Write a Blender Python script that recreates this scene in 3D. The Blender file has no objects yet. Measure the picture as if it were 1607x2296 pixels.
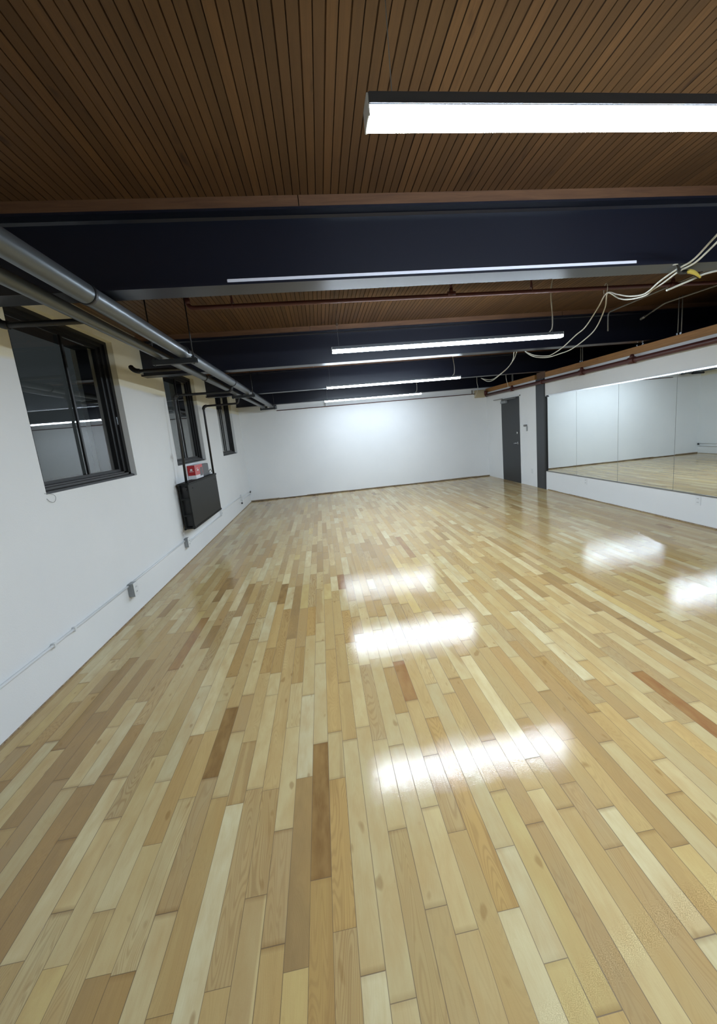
import bpy, bmesh, math, random
from mathutils import Vector, Matrix

C = bpy.context.scene
COL = C.collection
random.seed(11)

# ------------------------------------------------------------------ camera
EYE = 1.565
def camera_axes(yaw, pitch, roll):
    cy, sy, cp, sp = math.cos(yaw), math.sin(yaw), math.cos(pitch), math.sin(pitch)
    f = Vector((sy*cp, cy*cp, sp)); r = Vector((cy, -sy, 0)); u = r.cross(f)
    c, s = math.cos(roll), math.sin(roll)
    return r*c + u*s, u*c - r*s, f
cam = bpy.data.cameras.new('camera')
cam.sensor_fit = 'VERTICAL'; cam.sensor_height = 24.0
cam.lens = 24.0*874.0/2296.0
cam.shift_x = (803.5-832.47)/2296.0
cam.shift_y = (1116.13-1148.0)/2296.0
cam.clip_start = 0.02
camo = bpy.data.objects.new('camera', cam); COL.objects.link(camo)
r_, u_, f_ = camera_axes(0.1153, -0.1703, -0.0923)
camo.matrix_world = Matrix(((r_.x, u_.x, -f_.x, 0), (r_.y, u_.y, -f_.y, 0), (r_.z, u_.z, -f_.z, EYE), (0, 0, 0, 1)))
C.camera = camo

# ------------------------------------------------------------------ world, exposure
W = bpy.data.worlds.new('night'); C.world = W; W.use_nodes = True
W.node_tree.nodes['Background'].inputs[0].default_value = (0.024, 0.029, 0.030, 1)
W.node_tree.nodes['Background'].inputs[1].default_value = 1.0
VS = C.view_settings
VS.view_transform = 'Standard'; VS.look = 'None'; VS.gamma = 1.0; VS.use_curve_mapping = False
VS.exposure = 0.0
LED_COLOR = (0.80, 0.935, 1.08)
LED_POWER = 150.0
C.cycles.sample_clamp_indirect = 30.0
C.cycles.max_bounces = 10
C.cycles.diffuse_bounces = 6

# ------------------------------------------------------------------ room measures (metres, floor at z = 0)
XL, XR, YB, YN = -1.978, 4.637, 10.5, -2.6
XO = 6.6            # outer wall beyond the mirror partition, black to stand for the shaded void
ZC = 2.87
BEAMS = [2.482, 5.11, 7.74, 10.37]
LIGHTS = [1.094, 3.834, 6.72, 9.36]

# ------------------------------------------------------------------ material helpers
def srgb(r, g, b):
    f = lambda v: (v/255/12.92) if v/255 <= 0.04045 else ((v/255+0.055)/1.055)**2.4
    return (f(r), f(g), f(b), 1)
class NT:
    def __init__(s, name):
        s.m = bpy.data.materials.new(name); s.m.use_nodes = True
        s.t = s.m.node_tree; s.p = s.t.nodes['Principled BSDF']; s.out = s.t.nodes['Material Output']
    def n(s, typ, **kw):
        nd = s.t.nodes.new(typ)
        for k, v in kw.items():
            if k.startswith('i_'):
                nd.inputs[k[2:].replace('_', ' ')].default_value = v
            else: setattr(nd, k, v)
        return nd
    def l(s, a, b): s.t.links.new(a, b)
    def math(s, op, a, b=None, clamp=False):
        nd = s.t.nodes.new('ShaderNodeMath'); nd.operation = op; nd.use_clamp = clamp
        for i, v in enumerate((a, b)):
            if v is None: continue
            if isinstance(v, (int, float)): nd.inputs[i].default_value = v
            else: s.l(v, nd.inputs[i])
        return nd.outputs[0]
    def mix(s, fac, a, b, blend='MIX'):
        nd = s.t.nodes.new('ShaderNodeMix'); nd.data_type = 'RGBA'; nd.blend_type = blend
        for i, v in ((0, fac), (6, a), (7, b)):
            if isinstance(v, (int, float)): nd.inputs[i].default_value = v
            elif isinstance(v, tuple): nd.inputs[i].default_value = v
            else: s.l(v, nd.inputs[i])
        return nd.outputs[2]
    def ramp(s, src, stops):
        nd = s.t.nodes.new('ShaderNodeMapRange'); nd.clamp = True
        s.l(src, nd.inputs[0])
        nd.inputs[1].default_value, nd.inputs[2].default_value, nd.inputs[3].default_value, nd.inputs[4].default_value = stops
        return nd.outputs[0]
    def noise(s, vec, scale, detail=2.0, rough=0.5, dist=0.0):
        nd = s.n('ShaderNodeTexNoise'); nd.inputs['Scale'].default_value = scale
        nd.inputs['Detail'].default_value = detail; nd.inputs['Roughness'].default_value = rough
        nd.inputs['Distortion'].default_value = dist
        if vec is not None: s.l(vec, nd.inputs['Vector'])
        return nd.outputs[0]
    def bump(s, height, strength, dist):
        b = s.n('ShaderNodeBump'); b.inputs['Strength'].default_value = strength; b.inputs['Distance'].default_value = dist
        s.l(height, b.inputs['Height']); s.l(b.outputs[0], s.p.inputs['Normal']); return b
    def pos(s):
        return s.n('ShaderNodeNewGeometry').outputs['Position']
def plain(name, col, rough=0.5, metal=0.0, spec=0.5, var=0.06, scale=6.0, bump=0.0):
    t = NT(name)
    n = t.noise(t.pos(), scale, 3.0)
    dark = tuple(c*(1-var) for c in col[:3])+(1,); lite = tuple(min(1, c*(1+var)) for c in col[:3])+(1,)
    t.l(t.mix(n, dark, lite), t.p.inputs['Base Color'])
    t.p.inputs['Roughness'].default_value = rough; t.p.inputs['Metallic'].default_value = metal
    t.p.inputs['Specular IOR Level'].default_value = spec
    if bump: t.bump(t.noise(t.pos(), 120.0, 4.0), bump, 0.002)
    return t.m

# painted plaster
def wall_paint(name='white_wall_paint', cream_above=None):
    t = NT(name); p = t.pos()
    n = t.noise(p, 1.3, 3.0); n2 = t.noise(p, 90.0, 3.0)
    c = t.mix(n, srgb(222, 224, 224), srgb(233, 234, 233))
    if cream_above:                                   # wall turns cream above this height, along an uneven edge
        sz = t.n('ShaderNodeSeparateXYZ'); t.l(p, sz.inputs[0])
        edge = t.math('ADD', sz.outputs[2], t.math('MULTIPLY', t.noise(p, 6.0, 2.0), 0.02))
        for q, rr in (((XL, 5.50, 1.06), 0.13), ((XL, 5.45, 0.46), 0.11), ((XL, 5.52, 1.45), 0.07)):   # rusty scuffs round the radiator pipe
            vd = t.n('ShaderNodeVectorMath', operation='DISTANCE'); t.l(p, vd.inputs[0]); vd.inputs[1].default_value = q
            sm = t.math('MULTIPLY', t.ramp(vd.outputs['Value'], (0.02, rr, 0.8, 0.0)), t.ramp(t.noise(p, 22.0, 4.0), (0.35, 0.7, 0.0, 1.0)))
            c = t.mix(sm, c, srgb(120, 104, 84))
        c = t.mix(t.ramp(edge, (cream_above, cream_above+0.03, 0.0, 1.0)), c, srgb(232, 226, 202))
    t.l(c, t.p.inputs['Base Color'])
    t.p.inputs['Roughness'].default_value = 0.55; t.p.inputs['Specular IOR Level'].default_value = 0.3
    t.bump(t.math('ADD', t.noise(p, 5.0, 2.0), t.math('MULTIPLY', n2, 0.25)), 0.25, 0.01)
    return t.m
# maple strip floor: colour of each board comes from the board, grain from nodes
def floor_wood():
    t = NT('varnished_maple_strips')
    col = t.n('ShaderNodeAttribute', attribute_name='board').outputs['Color']
    dat = t.n('ShaderNodeSeparateColor'); t.l(t.n('ShaderNodeAttribute', attribute_name='bdata').outputs['Color'], dat.inputs[0])
    ring_s, rnd, heart_s = dat.outputs[0], dat.outputs[1], dat.outputs[2]
    uv = t.n('ShaderNodeSeparateXYZ'); t.l(t.n('ShaderNodeUVMap', uv_map='board_uv').outputs[0], uv.inputs[0])
    en = t.n('ShaderNodeSeparateXYZ'); t.l(t.n('ShaderNodeUVMap', uv_map='board_size').outputs[0], en.inputs[0])
    u, v = uv.outputs[0], uv.outputs[1]
    w, L = en.outputs[0], en.outputs[1]
    off = t.math('MULTIPLY', rnd, 63.0)
    def vec(su, sv):
        c = t.n('ShaderNodeCombineXYZ')
        t.l(t.math('MULTIPLY', u, su), c.inputs[0]); t.l(t.math('MULTIPLY', v, sv), c.inputs[1]); t.l(off, c.inputs[2])
        return c.outputs[0]
    fine = t.noise(vec(420, 9), 1.0, 4.0, 0.6)
    mott = t.noise(vec(24, 7), 1.0, 3.0, 0.55)
    fieldn = t.noise(vec(17, 1.7), 1.0, 1.2, 0.35, 0.5)
    rings = t.math('SINE', t.math('MULTIPLY', fieldn, 150.0))
    rings = t.ramp(rings, (-0.2, 1.0, 0.0, 1.0))
    heart = t.ramp(t.noise(vec(20, 0.9), 1.0, 1.0, 0.4, 0.3), (0.50, 0.56, 0.0, 1.0))
    knot = t.ramp(t.noise(vec(26, 12), 1.0, 0.0), (0.79, 0.87, 0.0, 1.0))
    c1 = t.mix(t.math('MULTIPLY', t.math('SUBTRACT', fine, 0.5, False), 0.5), col, (0.40, 0.27, 0.13, 1))
    c1 = t.mix(t.ramp(mott, (0.38, 0.75, 0.0, 0.40)), c1, (0.42, 0.27, 0.11, 1), 'MIX')
    c1 = t.mix(t.ramp(t.noise(vec(9, 3.2), 1.0, 2.0), (0.42, 0.72, 0.0, 0.42)), c1, (0.43, 0.27, 0.10, 1), 'MIX')
    c1 = t.mix(t.math('MULTIPLY', rings, t.math('MULTIPLY', ring_s, 0.62)), c1, (0.27, 0.165, 0.07, 1))
    c1 = t.mix(t.math('MULTIPLY', heart, heart_s), c1, (0.26, 0.14, 0.055, 1))
    c1 = t.mix(t.math('MULTIPLY', knot, 0.5), c1, (0.25, 0.14, 0.05, 1))
    # end stain: boards darken at their butt joints
    endd = t.math('MINIMUM', v, t.math('SUBTRACT', L, v))
    stain = t.math('MULTIPLY', t.ramp(endd, (0.0, 0.018, 0.5, 0.0)), t.ramp(t.noise(vec(2, 0.2), 1.0, 0.0), (0.42, 0.62, 0.0, 1.0)))
    c1 = t.mix(stain, c1, (0.20, 0.11, 0.04, 1))
    # seams
    side = t.math('MINIMUM', u, t.math('SUBTRACT', w, u))
    gap_w = t.ramp(t.noise(vec(0, 0.15), 1.0, 0.0), (0.35, 0.65, 0.0006, 0.0016))
    gap = t.math('LESS_THAN', t.math('MINIMUM', side, endd), gap_w)
    c1 = t.mix(t.math('MULTIPLY', gap, 0.72), c1, (0.10, 0.06, 0.03, 1))
    t.l(c1, t.p.inputs['Base Color'])
    pos = t.pos()
    t.l(t.math('ADD', t.ramp(t.noise(pos, 11.0, 3.0), (0.35, 0.65, FLOOR_ROUGH-0.035, FLOOR_ROUGH+0.04)), t.math('MULTIPLY', gap, 0.4)), t.p.inputs['Roughness'])
    t.p.inputs['Specular IOR Level'].default_value = 0.29
    t.p.inputs['IOR'].default_value = 1.5
    hgt = t.math('ADD', t.math('MULTIPLY', t.noise(pos, 230.0, 1.0), 0.00032),
                 t.math('MULTIPLY', t.noise(pos, 9.0, 2.0), 0.0007))
    hgt = t.math('ADD', hgt, t.math('MULTIPLY', gap, -0.0006))
    tilt = t.math('MULTIPLY', t.math('SUBTRACT', t.math('FRACT', t.math('MULTIPLY', rnd, 17.0)), 0.5), 0.006)
    hgt = t.math('ADD', hgt, t.math('MULTIPLY', u, tilt))
    t.bump(hgt, 0.55, 1.0)
    return t.m
FLOOR_ROUGH = 0.088
def deck_wood():
    t = NT('stained_beadboard_deck')
    a = t.n('ShaderNodeSeparateColor'); t.l(t.n('ShaderNodeAttribute', attribute_name='strip').outputs['Color'], a.inputs[0])
    rnd, groove = a.outputs[0], a.outputs[1]
    p = t.n('ShaderNodeSeparateXYZ'); t.l(t.pos(), p.inputs[0])
    def vec(sx, sy):
        c = t.n('ShaderNodeCombineXYZ')
        t.l(t.math('MULTIPLY', p.outputs[0], sx), c.inputs[0]); t.l(t.math('MULTIPLY', p.outputs[1], sy), c.inputs[1])
        t.l(t.math('MULTIPLY', rnd, 40.0), c.inputs[2]); return c.outputs[0]
    g = t.noise(vec(90, 3), 1.0, 4.0, 0.6)
    k = t.ramp(t.noise(vec(18, 5), 1.0, 1.0), (0.70, 0.80, 0.0, 0.8))
    big = t.noise(t.pos(), 0.9, 3.0)
    base = t.mix(rnd, srgb(84, 60, 34), srgb(108, 77, 45))
    base = t.mix(t.ramp(g, (0.3, 0.75, 0.0, 0.6)), base, srgb(68, 47, 28))
    base = t.mix(t.ramp(big, (0.35, 0.7, 0.0, 0.45)), base, srgb(76, 52, 35))
    base = t.mix(k, base, srgb(48, 30, 18))
    base = t.mix(t.math('MULTIPLY', groove, 0.85), base, srgb(34, 24, 17))
    t.l(base, t.p.inputs['Base Color'])
    t.p.inputs['Roughness'].default_value = 0.5; t.p.inputs['Specular IOR Level'].default_value = 0.35
    return t.m
def lumber(name, c1, c2, sx, sy, sz):
    t = NT(name)
    mp = t.n('ShaderNodeMapping'); mp.inputs['Scale'].default_value = (sx, sy, sz); t.l(t.pos(), mp.inputs[0])
    g = t.noise(mp.outputs[0], 1.0, 4.0, 0.6, 0.4)
    k = t.ramp(t.noise(t.pos(), 7.0, 1.0), (0.68, 0.78, 0.0, 0.7))
    c = t.mix(t.ramp(g, (0.3, 0.7, 0.0, 1.0)), c1, c2)
    c = t.mix(k, c, tuple(v*0.4 for v in c1[:3])+(1,))
    t.l(c, t.p.inputs['Base Color']); t.p.inputs['Roughness'].default_value = 0.6
    return t.m
def emit(name, col, s):
    t = NT(name); t.p.inputs['Base Color'].default_value = (0.8, 0.8, 0.8, 1)
    t.p.inputs['Emission Color'].default_value = col+(1,); # the diodes point down: the sides of the diffuser glow less than its underside
    nz = t.n('ShaderNodeSeparateXYZ'); t.l(t.n('ShaderNodeNewGeometry').outputs['True Normal'], nz.inputs[0])
    t.l(t.ramp(nz.outputs[2], (-1.0, 0.0, s, s*1.0)), t.p.inputs['Emission Strength'])
    return t.m
def glass():
    t = NT('window_glass'); t.p.inputs['Transmission Weight'].default_value = 1.0
    t.p.inputs['Roughness'].default_value = 0.0; t.p.inputs['IOR'].default_value = 1.5
    t.p.inputs['Base Color'].default_value = (0.92, 0.94, 0.94, 1)
    return t.m
def mirror():
    t = NT('silvered_mirror'); t.p.inputs['Metallic'].default_value = 1.0
    t.p.inputs['Roughness'].default_value = 0.0; t.p.inputs['Base Color'].default_value = (0.86, 0.90, 0.89, 1)
    return t.m
def beam_paint():
    t = NT('navy_gloss_steel_paint'); p = t.pos()
    t.l(t.mix(t.noise(p, 3.0, 3.0), srgb(21, 24, 35), srgb(24, 27, 39)), t.p.inputs['Base Color'])
    t.p.inputs['Roughness'].default_value = 0.3
    return t.m
M = {}
def make_materials():
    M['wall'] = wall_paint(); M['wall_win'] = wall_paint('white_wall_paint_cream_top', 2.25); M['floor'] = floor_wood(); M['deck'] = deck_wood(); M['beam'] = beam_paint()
    M['nailer'] = lumber('brown_nailer_timber', srgb(110, 78, 52), srgb(84, 56, 38), 3, 40, 40)
    M['plate'] = lumber('orange_pine_plate', srgb(178, 128, 70), srgb(144, 100, 52), 60, 3, 60)
    M['strip'] = lumber('raw_wood_edge', srgb(176, 158, 130), srgb(116, 92, 70), 6, 40, 40)
    M['black'] = plain('black_painted_iron', srgb(30, 30, 31), 0.45)
    M['outer'] = plain('black_void_shade', srgb(16, 17, 20), 0.8)
    M['galv'] = plain('grey_pipe_insulation_jacket', srgb(100, 105, 109), 0.34, 0.5, var=0.10, scale=9)
    M['strut'] = plain('dark_grey_strut_steel', srgb(62, 64, 66), 0.4, 0.6)
    M['red'] = plain('red_oxide_sprinkler_paint', srgb(82, 40, 35), 0.45, var=0.12)
    M['white'] = plain('white_plastic', srgb(222, 224, 224), 0.35, var=0.02)
    M['greybox'] = plain('galvanised_box_steel', srgb(150, 154, 156), 0.4, 0.5, var=0.18, scale=40)
    M['cable'] = plain('white_cable_sheath', srgb(205, 203, 190), 0.45, var=0.05)
    M['greycond'] = plain('grey_conduit', srgb(128, 128, 126), 0.4, 0.3)
    M['mirror'] = mirror(); M['glass'] = glass()
    M['alu'] = plain('polished_aluminium', srgb(226, 228, 230), 0.22, 0.9, var=0.02)
    M['door'] = plain('charcoal_door_paint', srgb(42, 45, 48), 0.4, var=0.05)
    M['column'] = plain('charcoal_column_paint', srgb(54, 57, 62), 0.4, var=0.06)
    M['frame'] = plain('black_window_wood', srgb(17, 17, 18), 0.5, var=0.2, scale=18)
    M['sill'] = plain('worn_grey_black_sill', srgb(58, 57, 56), 0.5, var=0.25, scale=14, bump=0.3)
    M['chrome'] = plain('satin_chrome', srgb(205, 208, 210), 0.25, 1.0, var=0.03)
    M['led'] = emit('lit_led_diffuser', LED_COLOR, LED_POWER)
    M['led_dim'] = emit('lit_led_diffuser_dimmer', LED_COLOR, LED_POWER*0.45)
    M['housing'] = plain('dark_grey_light_housing', srgb(88, 92, 98), 0.4, 0.2)
    M['spare'] = plain('pale_lilac_white_channel', srgb(226, 226, 236), 0.4, var=0.02)
    M['rad'] = plain('charcoal_radiator_enamel', srgb(34, 35, 34), 0.5, 0.0, 0.25, var=0.08)
    M['redbox'] = plain('deep_red_carton', srgb(172, 28, 34), 0.5, var=0.04)
    M['redlight'] = plain('pale_red_carton', srgb(205, 98, 100), 0.5, var=0.04)
    M['carton'] = plain('white_carton', srgb(226, 226, 228), 0.5, var=0.03)
    M['print'] = plain('grey_print', srgb(104, 104, 108), 0.5, var=0.3, scale=60)
    M['greyunit'] = plain('grey_plastic_case', srgb(92, 93, 96), 0.45, var=0.04)
    M['beige'] = plain('beige_stained_block', srgb(186, 172, 140), 0.6, var=0.2, scale=25)
    M['yellow'] = plain('yellow_plastic', srgb(206, 184, 86), 0.4, var=0.06)
    M['rubber'] = plain('black_rubber', srgb(22, 22, 24), 0.5)
    M['wire'] = plain('grey_wire', srgb(140, 142, 142), 0.4, 0.3)
    M['dirt'] = plain('dark_gap', srgb(44, 34, 28), 0.8)
make_materials()

# ------------------------------------------------------------------ mesh helpers
class MB:
    def __init__(s): s.b = bmesh.new()
    def box(s, x0, x1, y0, y1, z0, z1, bev=0.0):
        tmp = bmesh.new()
        v = [tmp.verts.new((x, y, z)) for x in (x0, x1) for y in (y0, y1) for z in (z0, z1)]
        for f in ((0,1,3,2), (4,6,7,5), (0,4,5,1), (2,3,7,6), (0,2,6,4), (1,5,7,3)):
            tmp.faces.new([v[i] for i in f])
        if bev: bmesh.ops.bevel(tmp, geom=tmp.edges[:], offset=bev, segments=2, affect='EDGES')
        s.merge(tmp); return s
    def merge(s, tmp):
        me = bpy.data.meshes.new('tmp'); tmp.to_mesh(me); tmp.free(); s.b.from_mesh(me); bpy.data.meshes.remove(me)
    def tube(s, pts, r, n=12, cap=True):
        pts = [Vector(p) for p in pts]; rings = []
        t0 = (pts[1]-pts[0]).normalized()
        a = Vector((0, 0, 1)) if abs(t0.z) < 0.9 else Vector((1, 0, 0))
        nx = t0.cross(a).normalized()
        for i, p in enumerate(pts):
            if i == 0: t = t0
            elif i == len(pts)-1: t = (pts[i]-pts[i-1]).normalized()
            else: t = ((pts[i+1]-p).normalized()+(p-pts[i-1]).normalized()).normalized()
            nx = (nx - t*nx.dot(t)).normalized(); ny = t.cross(nx)
            rr = r[i] if isinstance(r, (list, tuple)) else r
            rings.append([s.b.verts.new(p+(nx*math.cos(2*math.pi*k/n)+ny*math.sin(2*math.pi*k/n))*rr) for k in range(n)])
        for i in range(len(rings)-1):
            for k in range(n):
                f = s.b.faces.new((rings[i][k], rings[i][(k+1) % n], rings[i+1][(k+1) % n], rings[i+1][k])); f.smooth = True
        if cap:
            s.b.faces.new(rings[0][::-1]); s.b.faces.new(rings[-1])
        return s
    def extrude(s, prof, axis, a0, a1):
        """closed profile of 2D points swept along axis ('x': profile is y,z ; 'y': profile is x,z ; 'z': profile is x,y)"""
        def P(q, a): return {'x': (a, q[0], q[1]), 'y': (q[0], a, q[1]), 'z': (q[0], q[1], a)}[axis]
        A = [s.b.verts.new(P(q, a0)) for q in prof]; B = [s.b.verts.new(P(q, a1)) for q in prof]
        n = len(prof)
        for k in range(n): s.b.faces.new((A[k], A[(k+1) % n], B[(k+1) % n], B[k]))
        s.b.faces.new(A[::-1]); s.b.faces.new(B)
        return s
    def sphere(s, c, r, sc=(1, 1, 1)):
        tmp = bmesh.new(); bmesh.ops.create_uvsphere(tmp, u_segments=14, v_segments=8, radius=r)
        for v in tmp.verts: v.co = Vector((v.co.x*sc[0], v.co.y*sc[1], v.co.z*sc[2]))+Vector(c)
        for f in tmp.faces: f.smooth = True
        s.merge(tmp); return s
    def build(s, name, mat, parent=None):
        bmesh.ops.recalc_face_normals(s.b, faces=s.b.faces[:])
        o0 = Vector((0, 0, 0))
        if parent is not None:
            q = parent
            while q is not None: o0 += q.location; q = q.parent
        for v in s.b.verts: v.co -= o0
        if parent is None:                       # origin at the base of the thing itself
            lo = Vector([min(v.co[i] for v in s.b.verts) for i in range(3)]); hi = Vector([max(v.co[i] for v in s.b.verts) for i in range(3)])
            o0 = Vector(((lo.x+hi.x)/2, (lo.y+hi.y)/2, lo.z))
            for v in s.b.verts: v.co -= o0
        me = bpy.data.meshes.new(name); s.b.to_mesh(me); s.b.free()
        me.materials.append(M[mat] if isinstance(mat, str) else mat)
        o = bpy.data.objects.new(name, me); COL.objects.link(o)
        if parent is None: o.location = o0
        else: o.parent = parent
        return o
def tag(o, label=None, cat=None, group=None, kind=None):
    if label: o['label'] = label
    if cat: o['category'] = cat
    if group: o['group'] = group
    if kind: o['kind'] = kind
    return o
def empty(name, loc, label, cat, group=None, kind=None):
    o = bpy.data.objects.new(name, None); COL.objects.link(o); o.location = loc; o.empty_display_size = 0.1
    return tag(o, label, cat, group, kind)
def box(*a, bev=0.0): return MB().box(*a, bev=bev)
def tube(pts, r, n=12): return MB().tube(pts, r, n)
def smooth_path(pts, n=8):
    """Catmull-Rom through the points"""
    P = [Vector(p) for p in pts]; P = [P[0]*2-P[1]]+P+[P[-1]*2-P[-2]]; out = []
    for i in range(1, len(P)-2):
        for k in range(n):
            t = k/n; a, b, c, d = P[i-1], P[i], P[i+1], P[i+2]
            out.append(0.5*((2*b)+(c-a)*t+(2*a-5*b+4*c-d)*t*t+(3*b-a-3*c+d)*t**3))
    out.append(P[-2]); return out
def bend(p0, p1, p2, r, n=6):
    """rounded corner at p1"""
    p0, p1, p2 = Vector(p0), Vector(p1), Vector(p2); a = p1+(p0-p1).normalized()*r; b = p1+(p2-p1).normalized()*r
    return [(a*(1-t)**2+p1*2*t*(1-t)+b*t*t) for t in [k/n for k in range(n+1)]]
BOARDS = {
    -20: ([2.18], [(2.1, 'g')]),
    -19: ([1.94], [(1.91, 'b')]),
    -18: ([2.18], [(4.03, 'b')]),
    -17: ([2.1, 3.01, 4.33], [(2.84, 'b')]),
    -16: ([1.65], [(2.2, 'b')]),
    -15: ([1.88, 2.94], [(1.57, 'm'), (1.7, 'm'), (1.91, 'm'), (2.14, 'b')]),
    -14: ([2.22], [(1.7, 'c'), (2.16, 'c'), (2.74, 't')]),
    -13: ([1.81], [(1.48, 'b')]),
    -12: ([2.2], [(1.52, 'b'), (1.71, 'b'), (1.95, 'b'), (2.08, 'n')]),
    -11: ([1.82, 3.48], [(1.67, 'p'), (1.77, 'p'), (4.28, 'b')]),
    -10: ([1.6, 2.11, 2.99, 3.36], [(1.15, 'c'), (1.33, 'c'), (3.21, 'b')]),
    -9: ([1.92, 2.68], [(1.87, 'c'), (1.98, 't')]),
    -8: ([1.23, 1.75, 2.48, 3.49, 4.29], [(4.06, 'b')]),
    -7: ([1.44, 2.03], []),
    -6: ([1.04, 1.63], [(1.1, 'c')]),
    -5: ([1.18, 1.72, 2.21], [(1.08, 'c'), (1.44, 'G'), (1.65, 'g'), (1.66, 'g'), (1.77, 't'), (1.86, 'd'), (1.9, 'd'), (2.15, 'd')]),
    -4: ([1.6, 2.0, 2.31], [(1.42, 'o')]),
    -3: ([1.55, 1.91, 2.52], [(1.09, 'o'), (1.16, 'p'), (1.16, 'p'), (1.38, 'p'), (1.46, 'p'), (1.66, 't'), (2.73, 'O')]),
    -2: ([0.95, 1.61, 2.27], [(1.15, 'G'), (1.51, 'G'), (1.76, 'c'), (3.04, 'O')]),
    -1: ([1.17, 1.59, 2.94, 4.04], [(1.09, 'c'), (1.22, 'g'), (1.49, 'G'), (1.74, 't'), (2.02, 'o'), (3.82, 'b')]),
    0: ([1.02, 1.39, 1.96, 2.35, 2.79], [(0.95, 'o'), (1.14, 'g'), (1.33, 'g'), (1.54, 'c'), (2.01, 'c')]),
    1: ([0.95, 1.62, 2.21, 2.94], [(0.89, 'y'), (1.1, 'B'), (1.52, 'b'), (1.71, 'p'), (1.99, 'c'), (2.11, 'p'), (3.22, 'O')]),
    2: ([1.18, 1.81, 2.53], [(1.01, 'O'), (1.2, 'd'), (1.65, 'd'), (1.92, 'c')]),
    3: ([1.58, 1.87, 2.69], [(1.03, 'G'), (1.51, 'O'), (1.72, 'c'), (1.95, 't'), (2.39, 'o')]),
    4: ([0.9, 1.8], [(0.85, 'p'), (1.06, 'c'), (1.62, 'c'), (1.93, 'o')]),
    5: ([0.83, 1.87], [(0.81, 'c'), (0.94, 'c'), (1.68, 'c'), (2.94, 'O'), (3.9, 'r')]),
    6: ([2.43], [(0.99, 't'), (1.0, 't'), (1.8, 'g'), (2.19, 'G'), (2.25, 'G')]),
    7: ([1.02, 1.71], [(0.97, 't')]),
    8: ([1.36, 1.92, 2.36], []),
    9: ([1.24, 1.61, 2.01, 2.41], [(1.31, 'G'), (1.84, 'o'), (1.84, 'o'), (2.19, 'r')]),
    10: ([0.97, 1.85], [(1.02, 'O'), (1.26, 'O')]),
    11: ([0.83, 1.15, 2.12], [(0.78, 'y')]),
    12: ([0.71, 1.37, 2.01], []),
    13: ([1.21, 1.63, 2.14], [(0.92, 'g'), (1.26, 'n'), (1.4, 'n'), (1.95, 'n')]),
    14: ([1.34], []),
    15: ([1.24, 1.49], []),
    16: ([1.07, 1.34, 1.73], [(0.91, 'g'), (1.03, 'g'), (1.25, 'g'), (1.66, 'n'), (1.68, 'n')]),
    17: ([0.8, 1.21, 1.83], [(0.89, 'p'), (1.42, 't'), (2.03, 't')]),
    18: ([1.1, 1.55], [(0.88, 't'), (1.07, 'o'), (1.26, 'y'), (1.34, 'o'), (1.69, 't'), (2.31, 'n')]),
    19: ([1.03, 1.9, 2.25], [(1.0, 'y')]),
    20: ([1.5, 2.43, 2.84], [(1.58, 't'), (2.34, 'n')]),
    21: ([1.21, 1.68, 2.21], [(1.28, 'o'), (1.42, 't'), (2.02, 'O')]),
    22: ([1.36], []),
    23: ([1.6, 1.92, 2.33], [(1.77, 'n'), (2.1, 'p')]),
    25: ([1.54, 2.5], [(1.44, 'o')]),
    27: ([1.92], [(1.49, 'r'), (1.69, 'r')]),
    30: ([], [(2.12, 'o')]),
    31: ([2.2, 2.64], [(2.72, 'b')]),
    32: ([1.94, 2.5], [(2.2, 'b')]),
}
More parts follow.
